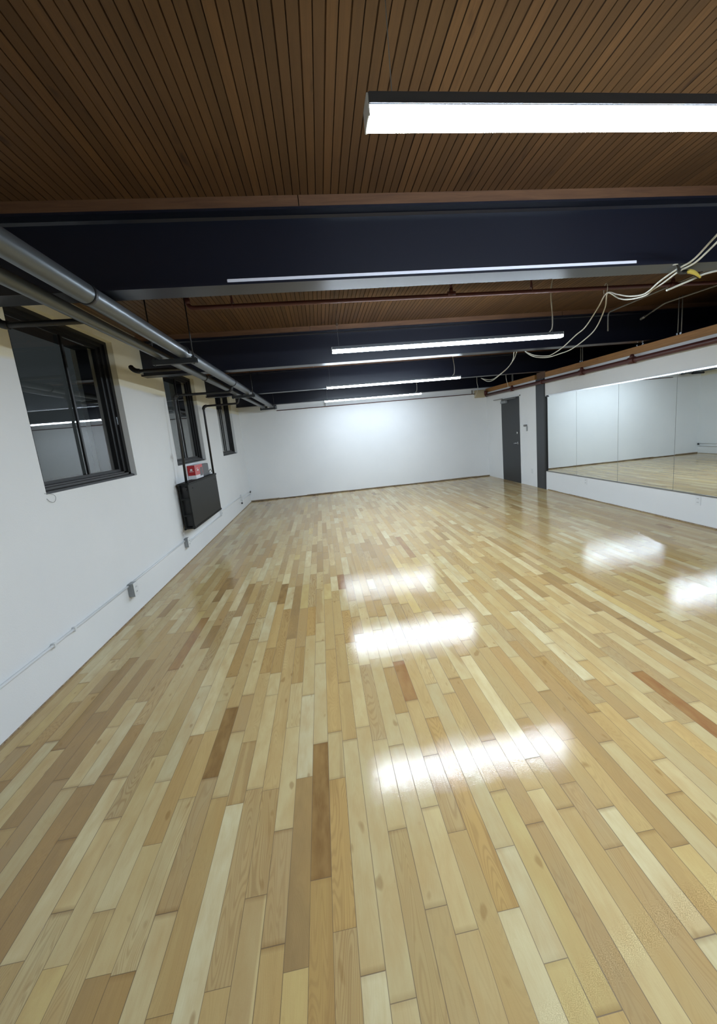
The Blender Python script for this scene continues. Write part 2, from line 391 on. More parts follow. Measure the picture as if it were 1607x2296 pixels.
# ================================================================== FLOOR
PAL = {'p': (216,206,172), 'c': (204,188,148), 'y': (205,185,132), 't': (190,167,124), 'n': (176,148,107), 'o': (194,168,120),
       'g': (182,160,124), 'G': (184,162,124), 'm': (174,150,116), 'b': (158,130,92), 'B': (178,154,120), 'O': (186,155,104),
       'd': (130,97,60), 'r': (142,98,66)}
RING = {'G': 0.9, 'g': 0.55, 'O': 0.75, 'd': 0.35, 'b': 0.3, 'o': 0.3, 't': 0.25, 'n': 0.3, 'r': 0.3, 'B': 0.3}
HEART = {'B': 0.8, 'o': 0.12, 'O': 0.25, 'G': 0.12, 'g': 0.08}
def build_floor():
    rng = random.Random(5)
    bm = bmesh.new(); u1 = bm.loops.layers.uv.new('board_uv'); u2 = bm.loops.layers.uv.new('board_size')
    cb = bm.loops.layers.float_color.new('board'); cd = bm.loops.layers.float_color.new('bdata')
    w, x0 = 0.0757, -0.361
    k0 = math.floor((XL-x0)/w); k1 = math.ceil((XO-x0)/w)
    keys = ['p', 'c', 'y', 't', 'n', 'o', 'g', 'G', 'm', 'b', 'O', 'd', 'r']
    wts = [11, 38, 4, 22, 6, 5, 6, 6, 1.5, 3.0, 2.0, 0.5, 0.4]
    for k in range(k0, k1):
        xa, xb = max(XL, x0+k*w), min(XO, x0+(k+1)*w)
        if xb-xa < 1e-4: continue
        joints, samp = BOARDS.get(k, ([], []))
        ys = list(joints)
        if not ys: ys = [0.6+rng.random()*0.5]
        while ys[0] > YN: ys.insert(0, ys[0]-rng.uniform(0.3, 1.0))
        ys[0] = YN
        while ys[-1] < YB: ys.append(ys[-1]+rng.choice((rng.uniform(0.22, 0.6), rng.uniform(0.4, 1.0))))
        ys[-1] = YB
        for a, b in zip(ys, ys[1:]):
            hit = [q for y, q in samp if a <= y <= b]
            pull = 0.10 if hit else 0.24
            key = max(hit, key=lambda q: (hit.count(q), 'drbBOGgmontypc'[::-1].index(q))) if hit else rng.choices(keys, wts)[0]
            c = srgb(*PAL[key]); c = [v*(1-pull)+m*pull for v, m in zip(c, srgb(196, 174, 126))]; jit = rng.uniform(0.93, 1.06); hue = rng.uniform(-0.025, 0.025)
            c = (min(1, c[0]*jit*(1+hue)*0.87), c[1]*jit*0.835, c[2]*jit*(1-2*hue)*0.735, 1)
            rnd = rng.random()
            ring = RING.get(key, 0.08)*rng.uniform(0.6, 1.0); heart = HEART.get(key, 0.0)
            if key in 'ct' and rng.random() < 0.15: ring = 0.5
            if key in 'ctp' and rng.random() < 0.08: heart = 0.35
            vs = [bm.verts.new(q) for q in ((xa, a, 0), (xb, a, 0), (xb, b, 0), (xa, b, 0))]
            f = bm.faces.new(vs)
            for lp, uv in zip(f.loops, ((0, 0), (xb-xa, 0), (xb-xa, b-a), (0, b-a))):
                lp[u1].uv = uv; lp[u2].uv = (xb-xa, b-a); lp[cb] = c; lp[cd] = (ring, rnd, heart, 1)
    me = bpy.data.meshes.new('floor'); bm.to_mesh(me); bm.free(); me.materials.append(M['floor'])
    o = bpy.data.objects.new('floor', me); COL.objects.link(o)
    tag(o, 'glossy varnished strip floor of pale maple boards with scattered brown ones', 'floor', kind='structure')
    sub = box(XL-0.3, XO, YN, YB, -0.12, -0.004).build('floor_slab', 'dirt'); sub.parent = o
build_floor()

# ================================================================== CEILING DECK (bead-board running away from the camera)
def build_ceiling():
    rng = random.Random(3); bm = bmesh.new(); cs = bm.loops.layers.float_color.new('strip')
    p = 0.0414; n0 = math.floor((XL)/p); n1 = math.ceil(XO/p)
    for k in range(n0, n1):
        xa, xb = k*p, (k+1)*p
        rnd = rng.random(); gs0, gs1 = rng.uniform(0.15, 1.0), rng.uniform(0.1, 0.7); wide = 0.0022 if k % 2 else 0.0038
        zs = [(xa, 0.006), (xa+wide, 0.0), (xb-0.0024, 0.0), (xb, 0.006)]
        for i in range(3):
            (q0, d0), (q1, d1) = zs[i], zs[i+1]
            ya = YN
            vs = [bm.verts.new(q) for q in ((q0, YN, ZC+d0), (q1, YN, ZC+d1), (q1, YB, ZC+d1), (q0, YB, ZC+d0))]
            f = bm.faces.new(vs[::-1])
            for lp in f.loops: lp[cs] = (rnd, 0.0 if i == 1 else (gs0 if i == 0 else gs1), 0, 1)
    me = bpy.data.meshes.new('ceiling'); bm.to_mesh(me); bm.free(); me.materials.append(M['deck'])
    o = bpy.data.objects.new('ceiling', me); COL.objects.link(o)
    tag(o, 'dark stained wooden bead-board ceiling deck between the steel beams', 'ceiling', kind='structure')
    box(XL-0.3, XO, YN, YB, ZC+0.01, ZC+0.08).build('roof_slab', 'outer').parent = o
build_ceiling()

# ================================================================== WALLS
WIN = [(3.04, 4.455), (5.69, 7.06), (8.31, 9.68)]     # openings along the left wall
WZ0, WZ1 = 1.325, 2.68
def build_left_wall():
    bm = bmesh.new(); ys = sorted([YN, YB]+[y for w in WIN for y in w]); zs = [0, WZ0, WZ1, ZC]
    def quad(a, b, c, d): bm.faces.new([bm.verts.new(q) for q in (a, b, c, d)])
    XB = XL-0.40
    for X, flip in ((XL, 1), (XB, -1)):
        for i in range(len(ys)-1):
            for j in range(3):
                if j == 1 and any(abs(ys[i]-w[0]) < 1e-6 for w in WIN): continue
                q = [(X, ys[i], zs[j]), (X, ys[i+1], zs[j]), (X, ys[i+1], zs[j+1]), (X, ys[i], zs[j+1])]
                quad(*(q if flip > 0 else q[::-1]))
    for a, b in WIN:
        quad((XL, a, WZ0), (XB, a, WZ0), (XB, b, WZ0), (XL, b, WZ0)); quad((XL, a, WZ1), (XL, b, WZ1), (XB, b, WZ1), (XB, a, WZ1))
        quad((XL, a, WZ0), (XL, a, WZ1), (XB, a, WZ1), (XB, a, WZ0)); quad((XL, b, WZ0), (XB, b, WZ0), (XB, b, WZ1), (XL, b, WZ1))
    quad((XL, YN, 0), (XL, YN, ZC), (XB, YN, ZC), (XB, YN, 0)); quad((XL, YB, 0), (XB, YB, 0), (XB, YB, ZC), (XL, YB, ZC))
    me = bpy.data.meshes.new('wall_left'); bmesh.ops.remove_doubles(bm, verts=bm.verts[:], dist=1e-5)
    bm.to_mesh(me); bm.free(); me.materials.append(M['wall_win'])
    o = bpy.data.objects.new('wall_left', me); COL.objects.link(o)
    tag(o, 'white plaster wall with three windows', 'wall', kind='structure')
build_left_wall()
tag(box(XL-0.4, XO, YB, YB+0.2, 0, ZC+0.08).build('wall_back', 'wall'), 'plain white end wall of the room', 'wall', kind='structure')
tag(box(XL-0.4, XO, YN-0.2, YN, 0, ZC+0.08).build('wall_near', 'wall'), 'white wall behind the viewer', 'wall', kind='structure')
tag(box(XR, XR+0.12, YN, 7.664, 0, 2.30).box(XR, XR+0.12, 8.0, YB, 0, 2.30).build('wall_right', 'wall'), 'white partition wall that carries the mirrors', 'wall', kind='structure')
tag(box(XO, XO+0.2, YN, YB, 0, ZC+0.08).build('wall_outer', 'outer'), 'wall beyond the mirror partition, coloured black as the shade of the void', 'wall', kind='structure')
def ragged(axis, a0, a1, fixed, rng, h):
    """low strip with an uneven top edge"""
    mb = MB(); n = max(2, int((a1-a0)/0.35)); 
    for i in range(n):
        p, q = a0+(a1-a0)*i/n, a0+(a1-a0)*(i+1)/n; hh = h*rng.uniform(0.7, 1.15)
        if axis == 'x': mb.box(p, q, fixed-0.012, fixed, 0, hh)
        else: mb.box(fixed-0.008, fixed, p, q, 0, hh)
    return mb
rg = random.Random(2)
bb = tag(ragged('x', XL, XR, YB, rg, 0.030).build('baseboard_back', 'strip'), 'rough brown wood strip along the foot of the end wall', 'baseboard', kind='structure')
box(XL, XR, YB-0.018, YB-0.012, 0, 0.010).build('floor_gap', 'dirt', bb)
tag(ragged('y', YN, 7.6, XR, rg, 0.014).build('baseboard_right', 'strip'), 'thin brown strip along the foot of the mirror wall', 'baseboard', kind='structure')
tag(box(XL, XL+0.006, YN, YB, 0, 0.008).build('left_foot_reflection', 'strip'), 'thin pale strip coloured as the reflection along the foot of the window wall', 'baseboard', kind='structure')  # pale strip stands for the yellowish reflection at the wall foot

# ================================================================== WINDOWS
PANE_SKEW = -0.012        # the nearest sash does not close quite flush
WLAB = ['large black framed window nearest the camera, reflecting a lit tube', 'black framed window above the dark radiator', 'black framed window nearest the end wall']
for n, (a, b) in enumerate(WIN):
    e = empty('window_%d' % (n+1), ((XL-0.2), (a+b)/2, WZ0), WLAB[n], 'window', kind='structure')
    xi, xo = XL-0.055, XL-0.28; gx = XL-0.107
    def ring(t0, t1, x1, zlow):                               # one step of the deep wooden casing
        r = MB(); A, B, Z0, Z1 = a+t0, b-t0, WZ0+zlow, WZ1-t0*0.62; d = t1-t0; e2 = d*0.62
        r.box(xo, x1, A, A+d, Z0, Z1); r.box(xo, x1, B-d, B, Z0, Z1); r.box(xo, x1, A+d, B-d, Z1-e2, Z1); return r
    f = ring(0.0, 0.05, xi, 0.0); f.build('window_lining', 'frame', e)
    f = ring(0.05, 0.10, xi-0.018, 0.02); f.build('stop_bead', 'frame', e)
    s = MB()                                                  # stepped sill
    s.extrude([(xo, WZ0), (xi+0.03, WZ0), (xi+0.03, WZ0+0.016), (xi, WZ0+0.024), (xi, WZ0+0.040), (xi-0.018, WZ0+0.044), (xi-0.018, WZ0+0.056), (gx+0.012, WZ0+0.06), (xo, WZ0+0.06)], 'y', a+0.001, b-0.001)
    s.build('window_sill', 'sill', e)
    r = ring(0.10, 0.145, gx+0.012, 0.06); r.box(xo, gx+0.012, a+0.145, b-0.145, WZ0+0.06, WZ0+0.085); r.build('window_sash', 'frame', e)
    A, B, Z0, Z1 = a+0.145, b-0.145, WZ0+0.085, WZ1-0.09
    m = MB(); c = (a+b)/2+0.01; m.box(gx+0.012, gx+0.03, c-0.011, c+0.011, Z0, Z1); m.build('mullion', 'frame', e)
    k = 0.0 if n else PANE_SKEW
    g = MB(); g.extrude([(gx-k, A), (gx+0.004-k, A), (gx+0.004+k, B), (gx+k, B)], 'z', Z0, Z1); g.build('window_pane', 'glass', e)
    if n == 0: MB().box(xi-0.016, xi-0.004, b-0.062, b-0.05, 1.86, 1.94, bev=0.003).build('latch', 'chrome', e)
tag(tube(smooth_path([(XL+.002,3.02,1.335),(XL+.008,3.06,1.327),(XL+.012,3.10,1.31),(XL+.012,3.107,1.285),(XL+.010,3.085,1.262),(XL+.006,3.05,1.272),(XL+.002,3.03,1.296)]), 0.0016, 6).build('wire_loop', 'wire'),
    'thin loop of wire hanging under the corner of the nearest window', 'wire')

# ================================================================== BEAMS
BLAB = ['deep navy steel beam nearest the camera, with a white strip on its flange', 'navy steel beam just in front of the second lit tube',
        'navy steel beam carried by the charcoal column', 'navy steel beam hard against the end wall']
for i, yc in enumerate(BEAMS):
    e = empty('steel_beam', ((XL+XO)/2, yc, 2.428), BLAB[i], 'beam', 'steel ceiling beams', 'thing')
    z0, z1, hw, tf, tw = 2.428, 2.812, 0.08, 0.013, 0.006
    prof = [(-hw, z0), (hw, z0), (hw, z0+tf), (tw+0.012, z0+tf), (tw, z0+tf+0.012), (tw, z1-tf-0.012), (tw+0.012, z1-tf), (hw, z1-tf), (hw, z1), (-hw, z1), (-hw, z1-tf),
            (-tw-0.012, z1-tf), (-tw, z1-tf-0.012), (-tw, z0+tf+0.012), (-tw-0.012, z0+tf), (-hw, z0+tf)]
    MB().extrude([(yc+p[0], p[1]) for p in prof], 'x', XL, XO).build('beam_section', 'beam', e)
    nb = MB(); nb.box(XL, 0.025, yc-0.075, yc+0.075, z1, ZC); nb.box(0.03, 3.3, yc-0.075, yc+0.075, z1, ZC); nb.box(3.305, XO, yc-0.075, yc+0.075, z1, ZC)
    nb.build('nailer_board', 'nailer', e)
tag(box(-0.41, 2.08, 2.404, 2.44, 2.4412, 2.459, bev=0.002).build('light_channel', 'spare'), 'long unlit white channel lying on the flange of the nearest beam', 'light channel')

# ================================================================== CEILING LIGHTS
LLAB = ['lit tube light nearest the camera, close under the ceiling', 'lit tube light directly behind the nearest beam', 'lit tube light before the end of the room, second from the end wall', 'lit tube light closest to the end wall, shortest in view']
for i, yc in enumerate(LIGHTS):
    xa, xb = 0.200, 2.51; e = empty('tube_light', ((xa+xb)/2, yc, 2.308), LLAB[i], 'ceiling light', 'lit linear lights hung between the beams')
    zb = 2.308
    MB().extrude([(yc-0.024, zb), (yc+0.024, zb), (yc+0.0285, zb+0.004), (yc+0.030, zb+0.010), (yc+0.030, zb+0.024), (yc-0.030, zb+0.024), (yc-0.030, zb+0.010), (yc-0.0285, zb+0.004)], 'x', xa+0.006, xb-0.006).build('diffuser', 'led_dim' if i == 3 else 'led', e)
    MB().box(xa+0.004, xb-0.004, yc-0.033, yc+0.033, zb+0.0245, zb+0.052, bev=0.002).build('housing', 'housing', e)
    for x in (xa, xb-0.006): MB().box(x, x+0.006, yc-0.031, yc+0.031, zb+0.001, zb+0.05, bev=0.001).build('end_cap', 'white', e)
    for x in (xa+0.07, xb-0.10):
        hw_ = tube([(x, yc, zb+0.05), (x, yc, ZC)], 0.0012, 6).build('hanging_wire', 'wire', e)
        if i == 1 and x < 1: tube(smooth_path([(x, yc, 2.575),(x+.012, yc, 2.56),(x+.006, yc, 2.545),(x-.008, yc, 2.55),(x, yc, 2.575)]), 0.003, 6).build('wire_hook', 'chrome', hw_)
    if i:
        x = xb-0.14
        tube(smooth_path([(x, yc, zb+0.052), (x+0.035, yc, zb+0.10), (x+0.045, yc+.01, zb+0.22), (x+0.02, yc-.01, zb+0.36), (x+0.03, yc, zb+0.48), (x+0.05, yc, ZC)]), 0.0055, 8).build('power_cord', 'cable', e)

# ================================================================== PIPES ALONG THE WINDOW WALL
def pipe_run(name, x, z, r, label, joints, y1, elb):
    e = empty(name, (x, 4, z-r), label, 'pipe')
    tube([(x, YN+0.01, z), (x, y1, z)], r, 28).build('pipe_barrel', 'galv', e)
    for y in joints: tube([(x, y-0.012, z), (x, y+0.012, z)], r+0.004, 28).build('joint_band', 'black', e)
    pts = [Vector((x, y1-0.02, z))]+bend((x, y1-0.2, z), (x, y1+r*1.6, z), (x+elb, y1+r*1.6, z-0.3*abs(elb)), r*1.4)+[Vector((x+elb, y1+r*1.6, z-0.15*abs(elb)))]
    tube(pts, r*1.06, 24).build('end_elbow', 'galv', e)
    return e
pipe_run('heating_pipe', -1.083, 2.371, 0.050, 'thick grey pipe running along the window wall, nearer the room', [2.27, 5.62], 10.05, 0.11)
pipe_run('heating_pipe', -1.272, 2.360, 0.0348, 'thinner grey pipe running between the thick pipe and the windows', [5.0], 10.05, 0.08)
for i, (y, lab) in enumerate(((3.68, 'dark strut hanger under the grey pipes by the second beam'), (6.75, 'dark strut hanger under the grey pipes over the second and third windows'),
                              (9.82, 'dark strut hanger under the grey pipes at the end wall'))):
    e = empty('trapeze_hanger', (-1.155, y, 2.28), lab, 'pipe hanger', 'pipe hangers on threaded rods')
    s = MB(); s.box(-1.335, -0.972, y-0.021, y+0.021, 2.278, 2.282); s.box(-1.335, -0.972, y-0.021, y-0.017, 2.282, 2.320); s.box(-1.335, -0.972, y+0.017, y+0.021, 2.282, 2.320)
    sc = s.build('strut_channel', 'strut', e)
    for x in (-1.0, -1.318):
        tube([(x, y, 2.27), (x, y, ZC)], 0.0055, 8).build('threaded_rod', 'black', e)
        MB().box(x-0.014, x+0.014, y-0.014, y+0.014, 2.322, 2.336, bev=0.003).build('nut', 'strut', sc)
    for (cx, cz, rr) in ((-1.083, 2.371, 0.052),):
        tube([(cx+math.cos(a)*(rr+.004), y, cz+math.sin(a)*(rr+.004)) for a in [math.pi*k/12*1.15-0.25 for k in range(13)]], 0.006, 8).build('pipe_clamp', 'strut', e)
def iron_pipe(label, pts, r=0.017, elbows=(), flange=None):
    e = empty('branch_pipe', pts[0], label, 'pipe', 'black iron branch pipes to the wall')
    full = [Vector(pts[0])]
    for i in range(1, len(pts)-1): full += bend(pts[i-1], pts[i], pts[i+1], 0.05)
    full.append(Vector(pts[-1])); tube(full, r, 14).build('pipe_barrel', 'black', e)
    for q in elbows:
        i = pts.index(q); p = bend(pts[i-1] if i else pts[0], q, pts[i+1], 0.055)
        tube(p, r*1.45, 14).build('elbow_fitting', 'black', e)
    return e
E1 = (-1.80, 2.70, 2.372); iron_pipe('black iron branch pipe crossing the top of the nearest window', [(-1.29, 2.70, 2.372), E1, (-1.80, 2.70, 2.24), ][:2]+[(-1.80, 2.66, 2.44)], 0.017, [E1])
E2 = (-1.80, 4.42, 2.377); iron_pipe('black iron branch pipe with a free elbow between first and second windows', [(-1.29, 4.42, 2.372), E2, (-1.83, 4.42, 2.435)], 0.017, [E2])
E3 = (-1.86, 5.655, 2.262); E3b = (-1.12, 5.655, 2.255)
iron_pipe('black iron pipe dropping to the near end of the radiator', [(-1.10, 5.655, 2.325), E3b, E3, (-1.86, 5.545, 1.06)], 0.0165, [E3])
E4 = (-1.86, 6.955, 2.215); E4b = (-1.29, 6.955, 2.215)
iron_pipe('black iron pipe dropping to the far end of the radiator', [(-1.275, 6.955, 2.32), E4b, E4, (-1.86, 6.93, 1.06)], 0.0165, [E4])

# ================================================================== RADIATOR
e = empty('radiator', (-1.87, 6.17, 0.46), 'charcoal panel radiator hung on the wall under the middle window', 'radiator')
fr = MB(); fr.box(-1.835, -1.815, 5.45, 6.895, 0.475, 1.09, bev=0.006); fp = fr.build('front_panel', 'rad', e)
bk = MB(); bk.box(-1.945, -1.925, 5.45, 6.895, 0.475, 1.09, bev=0.006); bk.build('back_panel', 'rad', e)
for (z, nm) in ((1.082, 'top_grille'), (0.478, 'bottom_grille')):
    g = MB(); g.box(-1.945, -1.815, 5.45, 6.895, z-0.006, z+0.004)
    for k in range(58): g.box(-1.93, -1.806, 5.47+k*0.0245, 5.483+k*0.0245, z-0.012, z+0.012)
    g.tube([(-1.822, 5.44, z), (-1.822, 6.90, z)], 0.016, 10); g.tube([(-1.938, 5.44, z), (-1.938, 6.90, z)], 0.016, 10)
    g.build(nm, 'rad', e)
fins = MB()
for k in range(56): fins.box(-1.925, -1.835, 5.50+k*0.0245, 5.503+k*0.0245, 0.50, 1.07)
fins.build('convector_fins', 'black', e)
for z in (0.66, 0.88): MB().box(-1.93, -1.825, 5.436, 5.452, z-0.012, z+0.012, bev=0.003).build('side_clip', 'rad', e)
for y in (5.545, 6.93):
    tube([(-1.86, y, 1.03), (-1.86, y, 1.075)], 0.026, 12).build('valve_union', 'black', e)
tube([(-1.86, 5.43, 1.02), (-1.86, 5.50, 1.02)], 0.026, 12).build('valve_body', 'black', e)
tube([(-1.82, 5.43, 0.495), (-1.82, 5.47, 0.495)], 0.02, 12).build('drain_plug', 'rad', e)
for y in (5.62, 6.74): MB().sphere((-1.814, y, 1.01), 0.008).build('panel_screw', 'strut', fp)
for y in (5.55, 6.8): MB().box(-1.9765, -1.945, y-0.02, y+0.02, 0.55, 1.0).build('wall_bracket', 'black', e)
# boxes standing on the radiator
e = empty('carton_box', (-1.92, 6.20, 1.094), 'red and white retail carton standing on the radiator', 'box')
cb = MB().box(-1.975, -1.865, 6.02, 6.38, 1.095, 1.30, bev=0.002).build('carton_body', 'carton', e)
MB().box(-1.973, -1.867, 6.0185, 6.0198, 1.15, 1.298).build('end_print', 'redbox', cb)
MB().box(-1.8648, -1.8635, 6.022, 6.378, 1.15, 1.298).build('front_print', 'redlight', cb)
g = MB(); g.box(-1.936, -1.904, 6.0172, 6.0184, 1.222, 1.243); g.box(-1.95, -1.89, 6.0172, 6.0184, 1.205, 1.211); g.sphere((-1.92, 6.0184, 1.238), 0.012, (1, 0.08, 1)); g.build('end_emblem', 'carton', cb)
g = MB(); g.box(-1.8634, -1.8625, 6.08, 6.15, 1.245, 1.252); g.box(-1.8634, -1.8625, 6.10, 6.17, 1.21, 1.232); g.build('front_lettering', 'carton', cb)
g = MB(); g.box(-1.8634, -1.8622, 6.23, 6.36, 1.125, 1.22); g.box(-1.8634, -1.8622, 6.26, 6.36, 1.22, 1.25); g.build('product_picture', 'print', cb)
e = empty('speaker_box', (-1.91, 6.58, 1.094), 'small grey plastic unit beside the red carton on the radiator', 'box')
cs = MB().box(-1.95, -1.875, 6.405, 6.75, 1.095, 1.285, bev=0.006).build('case', 'greyunit', e)
MB().box(-1.949, -1.876, 6.403, 6.4055, 1.10, 1.28).build('end_grille', 'rubber', cs)
tag(tube(smooth_path([(-1.89, 6.76, 1.115), (-1.88, 6.80, 1.16), (-1.88, 6.86, 1.172), (-1.88, 6.90, 1.14), (-1.88, 6.90, 1.108), (-1.89, 6.84, 1.10)]), 0.005, 8).build('power_lead', 'rubber'), 'short black lead curled beside the grey unit on the radiator', 'cord')
tag(box(-1.93, -1.87, 6.79, 6.90, 1.097, 1.125, bev=0.004).build('plug_adapter', 'white'), 'small white adapter at the far end of the radiator top', 'adapter')

# ================================================================== SURFACE CONDUIT AND OUTLETS ON THE WINDOW WALL
def raceway(label, y0, y1, z0, z1, clips=()):
    e = empty('wall_conduit', (XL, (y0+y1)/2, min(z0, z1)), label, 'conduit', 'white surface conduits on the window wall')
    tube([(XL+0.012, y0, z0), (XL+0.012, y1, z1)], 0.0105, 10).build('conduit_tube', 'white', e)
    for y in clips:
        z = z0+(z1-z0)*(y-y0)/(y1-y0); MB().box(XL, XL+0.026, y-0.012, y+0.012, z-0.018, z+0.018, bev=0.003).build('strap_clip', 'white', e)
def outlet(label, y, z, d=0.05, w=0.075, h=0.12, X=XL, sgn=1, metal=True):
    e = empty('outlet_box', (X, y, z-h/2), label, 'outlet', 'wall outlets')
    if d > 0.01: MB().box(min(X, X+sgn*d), max(X, X+sgn*d), y-w/2, y+w/2, z-h/2, z+h/2, bev=0.004).build('box_body', 'greybox' if metal else 'white', e)
    a, b = X+sgn*d, X+sgn*(d+0.005)
    pl = MB().box(min(a, b), max(a, b), y-w/2-0.003, y+w/2+0.003, z-h/2-0.003, z+h/2+0.003, bev=0.002).build('cover_plate', 'white', e)
    c = X+sgn*(d+0.0055)
    for dz in (-0.024, 0.024):
        s = MB(); s.tube([(b, y, z+dz), (c+sgn*.001, y, z+dz)], 0.017, 14); s.build('socket_face', 'white', pl)
        q = MB(); q.box(min(c, c+sgn*.0022), max(c, c+sgn*.0022), y-0.009, y-0.006, z+dz-0.005, z+dz+0.006); q.box(min(c, c+sgn*.0022), max(c, c+sgn*.0022), y+0.006, y+0.009, z+dz-0.005, z+dz+0.006); q.build('socket_slots', 'rubber', pl)
outlet('grey metal outlet box on the window wall, nearest the camera', 3.86, 0.265, 0.055, 0.085, 0.13)
outlet('grey metal outlet box on the window wall, below the near end of the radiator', 5.46, 0.29, 0.05, 0.08, 0.125)
outlet('white outlet on the window wall, just past the radiator', 7.40, 0.335, 0.03, 0.075, 0.13, metal=False)
outlet('white outlet on the window wall, close to the end wall', 9.28, 0.315, 0.03, 0.075, 0.12, metal=False)
raceway('white conduit running from behind the camera to the nearest outlet box', YN, 3.815, 0.318, 0.312, (2.75, 2.98))
raceway('white conduit between the two grey metal outlet boxes', 3.905, 5.42, 0.318, 0.322)
raceway('white conduit passing low beneath the radiator', 5.60, 7.36, 0.268, 0.272, (5.61,))
raceway('white conduit from the white outlet past the radiator toward the end wall', 7.44, 9.24, 0.345, 0.325)
raceway('low white conduit beneath it near the far corner', 9.10, 10.46, 0.225, 0.215)
raceway('short white conduit that ends in the far corner', 9.32, 10.46, 0.305, 0.29)
e = empty('plug_lead', (XL+0.03, 9.20, 0.17), 'dark plug hanging just above the floor below the last outlet', 'cord')
tube(smooth_path([(XL+0.03, 9.26, 0.27), (XL+0.035, 9.22, 0.235), (XL+0.035, 9.20, 0.20)]), 0.004, 8).build('lead', 'wire', e)
MB().box(XL+0.018, XL+0.05, 9.185, 9.215, 0.168, 0.205, bev=0.004).build('plug', 'strut', e)
tag(box(XL, XL+0.03, 10.44, 10.48, 0.25, 0.30, bev=0.004).build('conduit_end', 'strut'), 'small dark fitting on the window wall at the far corner', 'fitting')

# ================================================================== END WALL PIPE
e = empty('wall_pipe', (1.6, YB-0.04, 2.27), 'thin dark pipe running across the top of the end wall', 'pipe')
tube([(-1.02, YB-0.04, 2.285), (4.30, YB-0.04, 2.285)], 0.010, 10).build('pipe_barrel', 'red', e)
for x in (0.235, 4.22): MB().box(x-0.008, x+0.008, YB-0.05, YB, 2.285, 2.39).build('pipe_bracket', 'greycond', e)
e = empty('wall_box', (4.41, YB-0.12, 2.17), 'stained beige block in the far corner under the red pipes', 'box')
MB().box(4.29, 4.55, YB-0.12, YB, 2.175, 2.375, bev=0.006).build('block', 'beige', e)

# ================================================================== MIRROR WALL
e = empty('top_plate', (4.70, 4.0, 2.30), 'orange pine board capping the mirror partition', 'board')
MB().box(XR-0.02, XR+0.14, YN, 7.62, 2.30, 2.40, bev=0.003).build('long_board', 'plate', e)
MB().box(XR-0.02, XR+0.14, 8.01, YB, 2.30, 2.40, bev=0.003).build('end_board', 'plate', e)
e = empty('steel_column', (4.72, 7.845, 0), 'charcoal steel column beside the mirrors', 'column', kind='thing')
shaft = MB().box(XR-0.015, XR+0.16, 7.70, 7.99, 0, 2.292).build('column_shaft', 'column', e)
MB().box(XR-0.018, XR-0.004, 7.665, 7.70, 0, 2.25).build('column_recess_shade', 'door', e)  # darker strip in place of the side recess, its shade in the colour
for z in (0.25, 2.19): MB().sphere((XR-0.016, 7.76, z), 0.008).build('bolt', 'greycond', shaft)
MB().box(XR+0.012, XR+0.16, 7.668, 7.99, 2.293, 2.427).build('cap_block', 'nailer', e)
MZ0, MZ1, MX = 0.405, 1.922, XR-0.008
seams = [7.60, 6.66, 5.648, 4.643, 3.638]
ML = ['mirror panel next to the charcoal column', 'second mirror panel from the charcoal column', 'third mirror panel from the charcoal column', 'mirror panel cut off by the picture edge']
for i in range(4):
    tag(box(MX, XR-0.002, seams[i+1]+0.003, seams[i]-0.003, MZ0, MZ1).build('wall_mirror', 'mirror'), ML[i], 'mirror', 'wall mirror panels')
for i in range(1, 4): 
    o = box(MX+0.003, XR-0.001, seams[i]-0.003, seams[i]+0.003, MZ0, MZ1).build('trim_%d' % i, 'greycond'); tag(o, 'dark joint between mirror panels', 'trim', kind='structure')
tag(box(MX-0.006, XR, seams[-1], 7.60, MZ1, MZ1+0.020, bev=0.001).build('mirror_channel', 'alu'), 'bright metal channel along the top edge of the mirrors', 'channel')
tag(box(MX-0.008, XR, seams[-1], 7.60, MZ0-0.014, MZ0, bev=0.001).build('mirror_ledge', 'greycond'), 'grey channel along the bottom edge of the mirrors', 'channel')
tag(box(XR-0.03, XR, 7.605, 7.645, MZ0-0.01, MZ1).build('mirror_edge_trim', 'rubber'), 'black upright edge strip where the mirrors meet the column', 'trim')
tag(box(XR-0.022, XR-0.009, 7.53, 7.60, 1.905, 1.94, bev=0.003).build('mirror_clip', 'strut'), 'small dark clip at the top corner of the first mirror', 'clip')
outlet('white outlet in the mirror wall below the first panel', 6.414, 0.315, 0.0, 0.07, 0.115, XR, -1)
outlet('white outlet in the mirror wall at the picture edge', 4.287, 0.32, 0.0, 0.07, 0.115, XR, -1)
outlet('white outlet between the dark door and the charcoal column', 8.217, 0.34, 0.0, 0.07, 0.115, XR, -1)
# sprinkler main along the partition
e = empty('sprinkler_main', (4.56, 5, 2.18), 'thick red sprinkler pipe running along the mirror wall', 'pipe')
tube([(4.56, YN+.01, 2.215), (4.56, 10.34, 2.215)], 0.036, 20).build('pipe_barrel', 'red', e)
for y in (5.32, 6.42, 8.9): 
    tube([(4.56, y-0.055, 2.215), (4.56, y+0.055, 2.215)], 0.047, 18).build('tee_fitting', 'red', e)
    tube([(4.56, y, 2.215), (4.56, y, 2.275), (4.56, y, 2.30)], [0.036, 0.030, 0.02], 14).build('branch_outlet', 'red', e)
tube([(4.56, 7.60, 2.215), (4.56, 7.68, 2.215)], 0.043, 18).build('coupling', 'red', e)
tube(bend((4.56, 10.0, 2.215), (4.56, 10.36, 2.215), (4.56, 10.36, 2.40), 0.06)+[Vector((4.56, 10.36, 2.33))], 0.043, 16).build('end_elbow', 'red', e)
